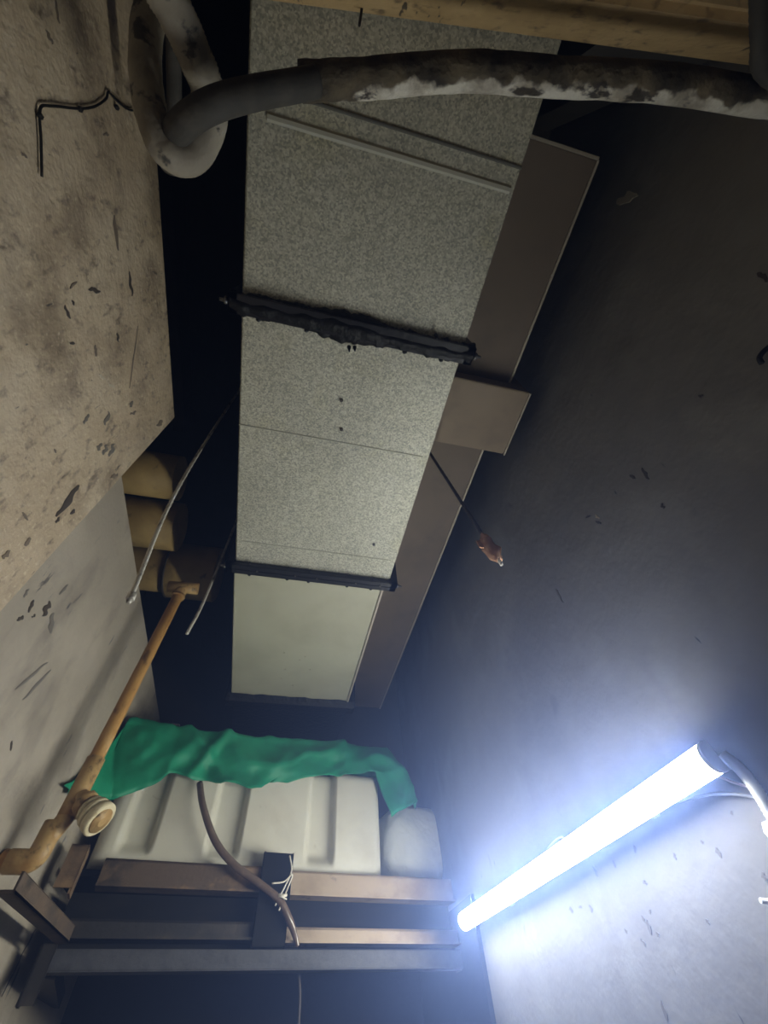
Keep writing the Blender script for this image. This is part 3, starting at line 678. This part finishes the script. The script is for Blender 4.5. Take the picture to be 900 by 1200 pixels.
# ------------------------------------------------------------------ chips, scuffs and a crack in the wall faces
M['scuff'] = mat('dark_scuff', (0.065, 0.052, 0.044), 0.9)
M['scuff_soft'] = mat('soft_scuff', (0.17, 0.135, 0.105), 0.9)
M['scuff_grey'] = mat('grey_scuff', (0.155, 0.14, 0.125), 0.9)
M['pale_chip'] = mat('pale_chip', (0.50, 0.45, 0.38), 0.9)
def mark(wall, x, u0, v0, u1, v1, wpx, material, name='scuff'):
    """an irregular flake lying on the wall face x = const"""
    sg = 1 if x < 0 else -1
    bm = B(); n = 9; up, lo = [], []
    ln = math.hypot(u1 - u0, v1 - v0); px, py = -(v1 - v0) / ln, (u1 - u0) / ln; sd = random.uniform(0, 50)
    ring = []
    for i in range(n + 1):
        f = i / n; wv = wpx * .38 * math.sin(math.pi * min(1, max(.03, f * .94 + .03))) ** .6 * (.75 + .9 * abs(noise.noise((f * 5, sd, 0))))
        of = wpx * .5 * noise.noise((f * 3, sd, 9))
        up.append((u0 + (u1 - u0) * f + px * (of + wv), v0 + (v1 - v0) * f + py * (of + wv)))
        lo.append((u0 + (u1 - u0) * f + px * (of - wv), v0 + (v1 - v0) * f + py * (of - wv)))
    pts = up + lo[::-1]
    a = [bm.verts.new(atx(u, v, x + sg * .0012)) for u, v in pts]; b = [bm.verts.new(q.co - Vector((sg * .002, 0, 0))) for q in a]
    nn_ = len(a)
    for i in range(n):
        bm.faces.new((a[i], a[i + 1], a[nn_ - 2 - i], a[nn_ - 1 - i]))
    for i in range(nn_): bm.faces.new((a[i], a[(i + 1) % nn_], b[(i + 1) % nn_], b[i]))
    obj(name, bm, material, wall)
wl, wl2, wr_ = (bpy.data.objects[n_] for n_ in ('wall_left', 'wall_left_recessed', 'wall_right'))
for a in [(92, 568, 67, 606, 9, 'scuff'), (70, 606, 66, 613, 4, 'scuff'), (88, 597, 83, 603, 5, 'scuff'), (104, 485, 99, 497, 5, 'scuff_grey'), (128, 482, 122, 498, 5, 'scuff_grey'),
          (119, 519, 115, 528, 5, 'scuff_grey'), (127, 521, 121, 533, 6, 'scuff_grey'), (135, 520, 128, 535, 6, 'scuff_grey'), (156, 470, 152, 477, 5, 'scuff_grey'), (160, 482, 153, 486, 4, 'scuff_soft'),
          (104, 340, 118, 342, 7, 'scuff'), (76, 358, 82, 374, 4, 'scuff'), (85, 352, 87, 358, 3, 'scuff'), (82, 402, 88, 403, 4, 'scuff'), (152, 318, 155, 347, 4, 'scuff'), (138, 390, 139, 401, 3, 'scuff'),
          (112, 404, 113, 418, 4, 'scuff_soft'), (90, 330, 82, 338, 4, 'scuff_soft'), (134, 252, 139, 294, 5, 'scuff_soft'), (122, 156, 128, 158, 5, 'scuff_soft'), (55, 35, 62, 52, 4, 'scuff_soft'), (66, 0, 70, 28, 3, 'scuff_soft'),
          (162, 382, 152, 455, 1.2, 'scuff_soft'), (36, 630, 30, 640, 6, 'scuff_soft'), (12, 645, 4, 655, 7, 'scuff_soft'), (27, 600, 33, 610, 4, 'scuff_soft'), (138, 555, 130, 560, 6, 'scuff_soft'), (190, 492, 185, 500, 6, 'scuff_soft'),
          (180, 318, 184, 322, 3, 'scuff_soft'), (64, 526, 66, 531, 3, 'scuff_soft'), (26, 178, 33, 185, 4, 'scuff_soft'), (116, 700 - 260, 124, 444, 4, 'pale_chip'), (128, 450, 135, 454, 4, 'pale_chip')]:
    mark(wl, XL, *a)
for a in [(60, 705, 50, 722, 8, 'scuff'), (62, 718, 58, 742, 7, 'scuff_grey'), (40, 703, 34, 718, 5, 'scuff'), (28, 722, 20, 727, 5, 'scuff'), (80, 685, 70, 697, 4, 'scuff_grey'), (56, 776, 18, 808, 4, 'scuff_grey'),
          (60, 785, 27, 820, 4, 'scuff_grey'), (34, 690, 28, 700, 4, 'scuff_grey'), (42, 720, 38, 724, 3, 'scuff'), (15, 868, 13, 880, 3, 'scuff'), (43, 1088, 24, 1122, 1.6, 'scuff'), (25, 1122, 2, 1168, 1.6, 'scuff')]:
    mark(wl2, XL2, *a)
for a in [(742, 990, 745, 1000, 3.5, 'scuff_grey'), (695, 1014, 700, 1028, 3.5, 'scuff_grey'), (718, 1008, 721, 1017, 3, 'scuff_grey'), (789, 999, 792, 1008, 3, 'scuff_grey'), (838, 993, 846, 1005, 5, 'scuff_grey'),
          (822, 984, 824, 989, 3, 'scuff_grey'), (753, 1032, 757, 1037, 4, 'scuff_grey'), (758, 1078, 763, 1096, 5, 'scuff_grey'), (752, 1072, 756, 1082, 3, 'scuff_grey'), (769, 1092, 772, 1098, 4, 'scuff_grey'),
          (751, 1100, 757, 1110, 3, 'scuff_grey'), (760, 1066, 763, 1071, 3, 'scuff_grey'), (690, 1060, 694, 1070, 3, 'scuff_grey'), (679, 1061, 681, 1065, 4, 'scuff_grey'), (668, 1062, 671, 1070, 3, 'scuff_grey'),
          (827, 1076, 831, 1084, 3, 'scuff_grey'), (732, 1088, 734, 1094, 3, 'scuff_grey'), (774, 1172, 782, 1198, 4, 'scuff_grey'), (856, 950, 858, 955, 3, 'scuff_grey'), (892, 1022, 897, 1032, 5, 'scuff_grey'),
          (686, 607, 692, 604, 3, 'scuff'), (698, 610, 704, 614, 4, 'scuff'), (697, 603, 702, 608, 3, 'pale_chip'), (738, 556, 744, 561, 5, 'scuff'), (650, 690, 660, 706, 3, 'scuff_grey'), (774, 590, 778, 596, 5, 'scuff'),
          (818, 464, 824, 464, 5, 'scuff'), (887, 320, 900, 328, 9, 'scuff'), (752, 548, 760, 562, 5, 'scuff'), (722, 238, 746, 226, 14, 'pale_chip')]:
    mark(wr_, XR, *a)
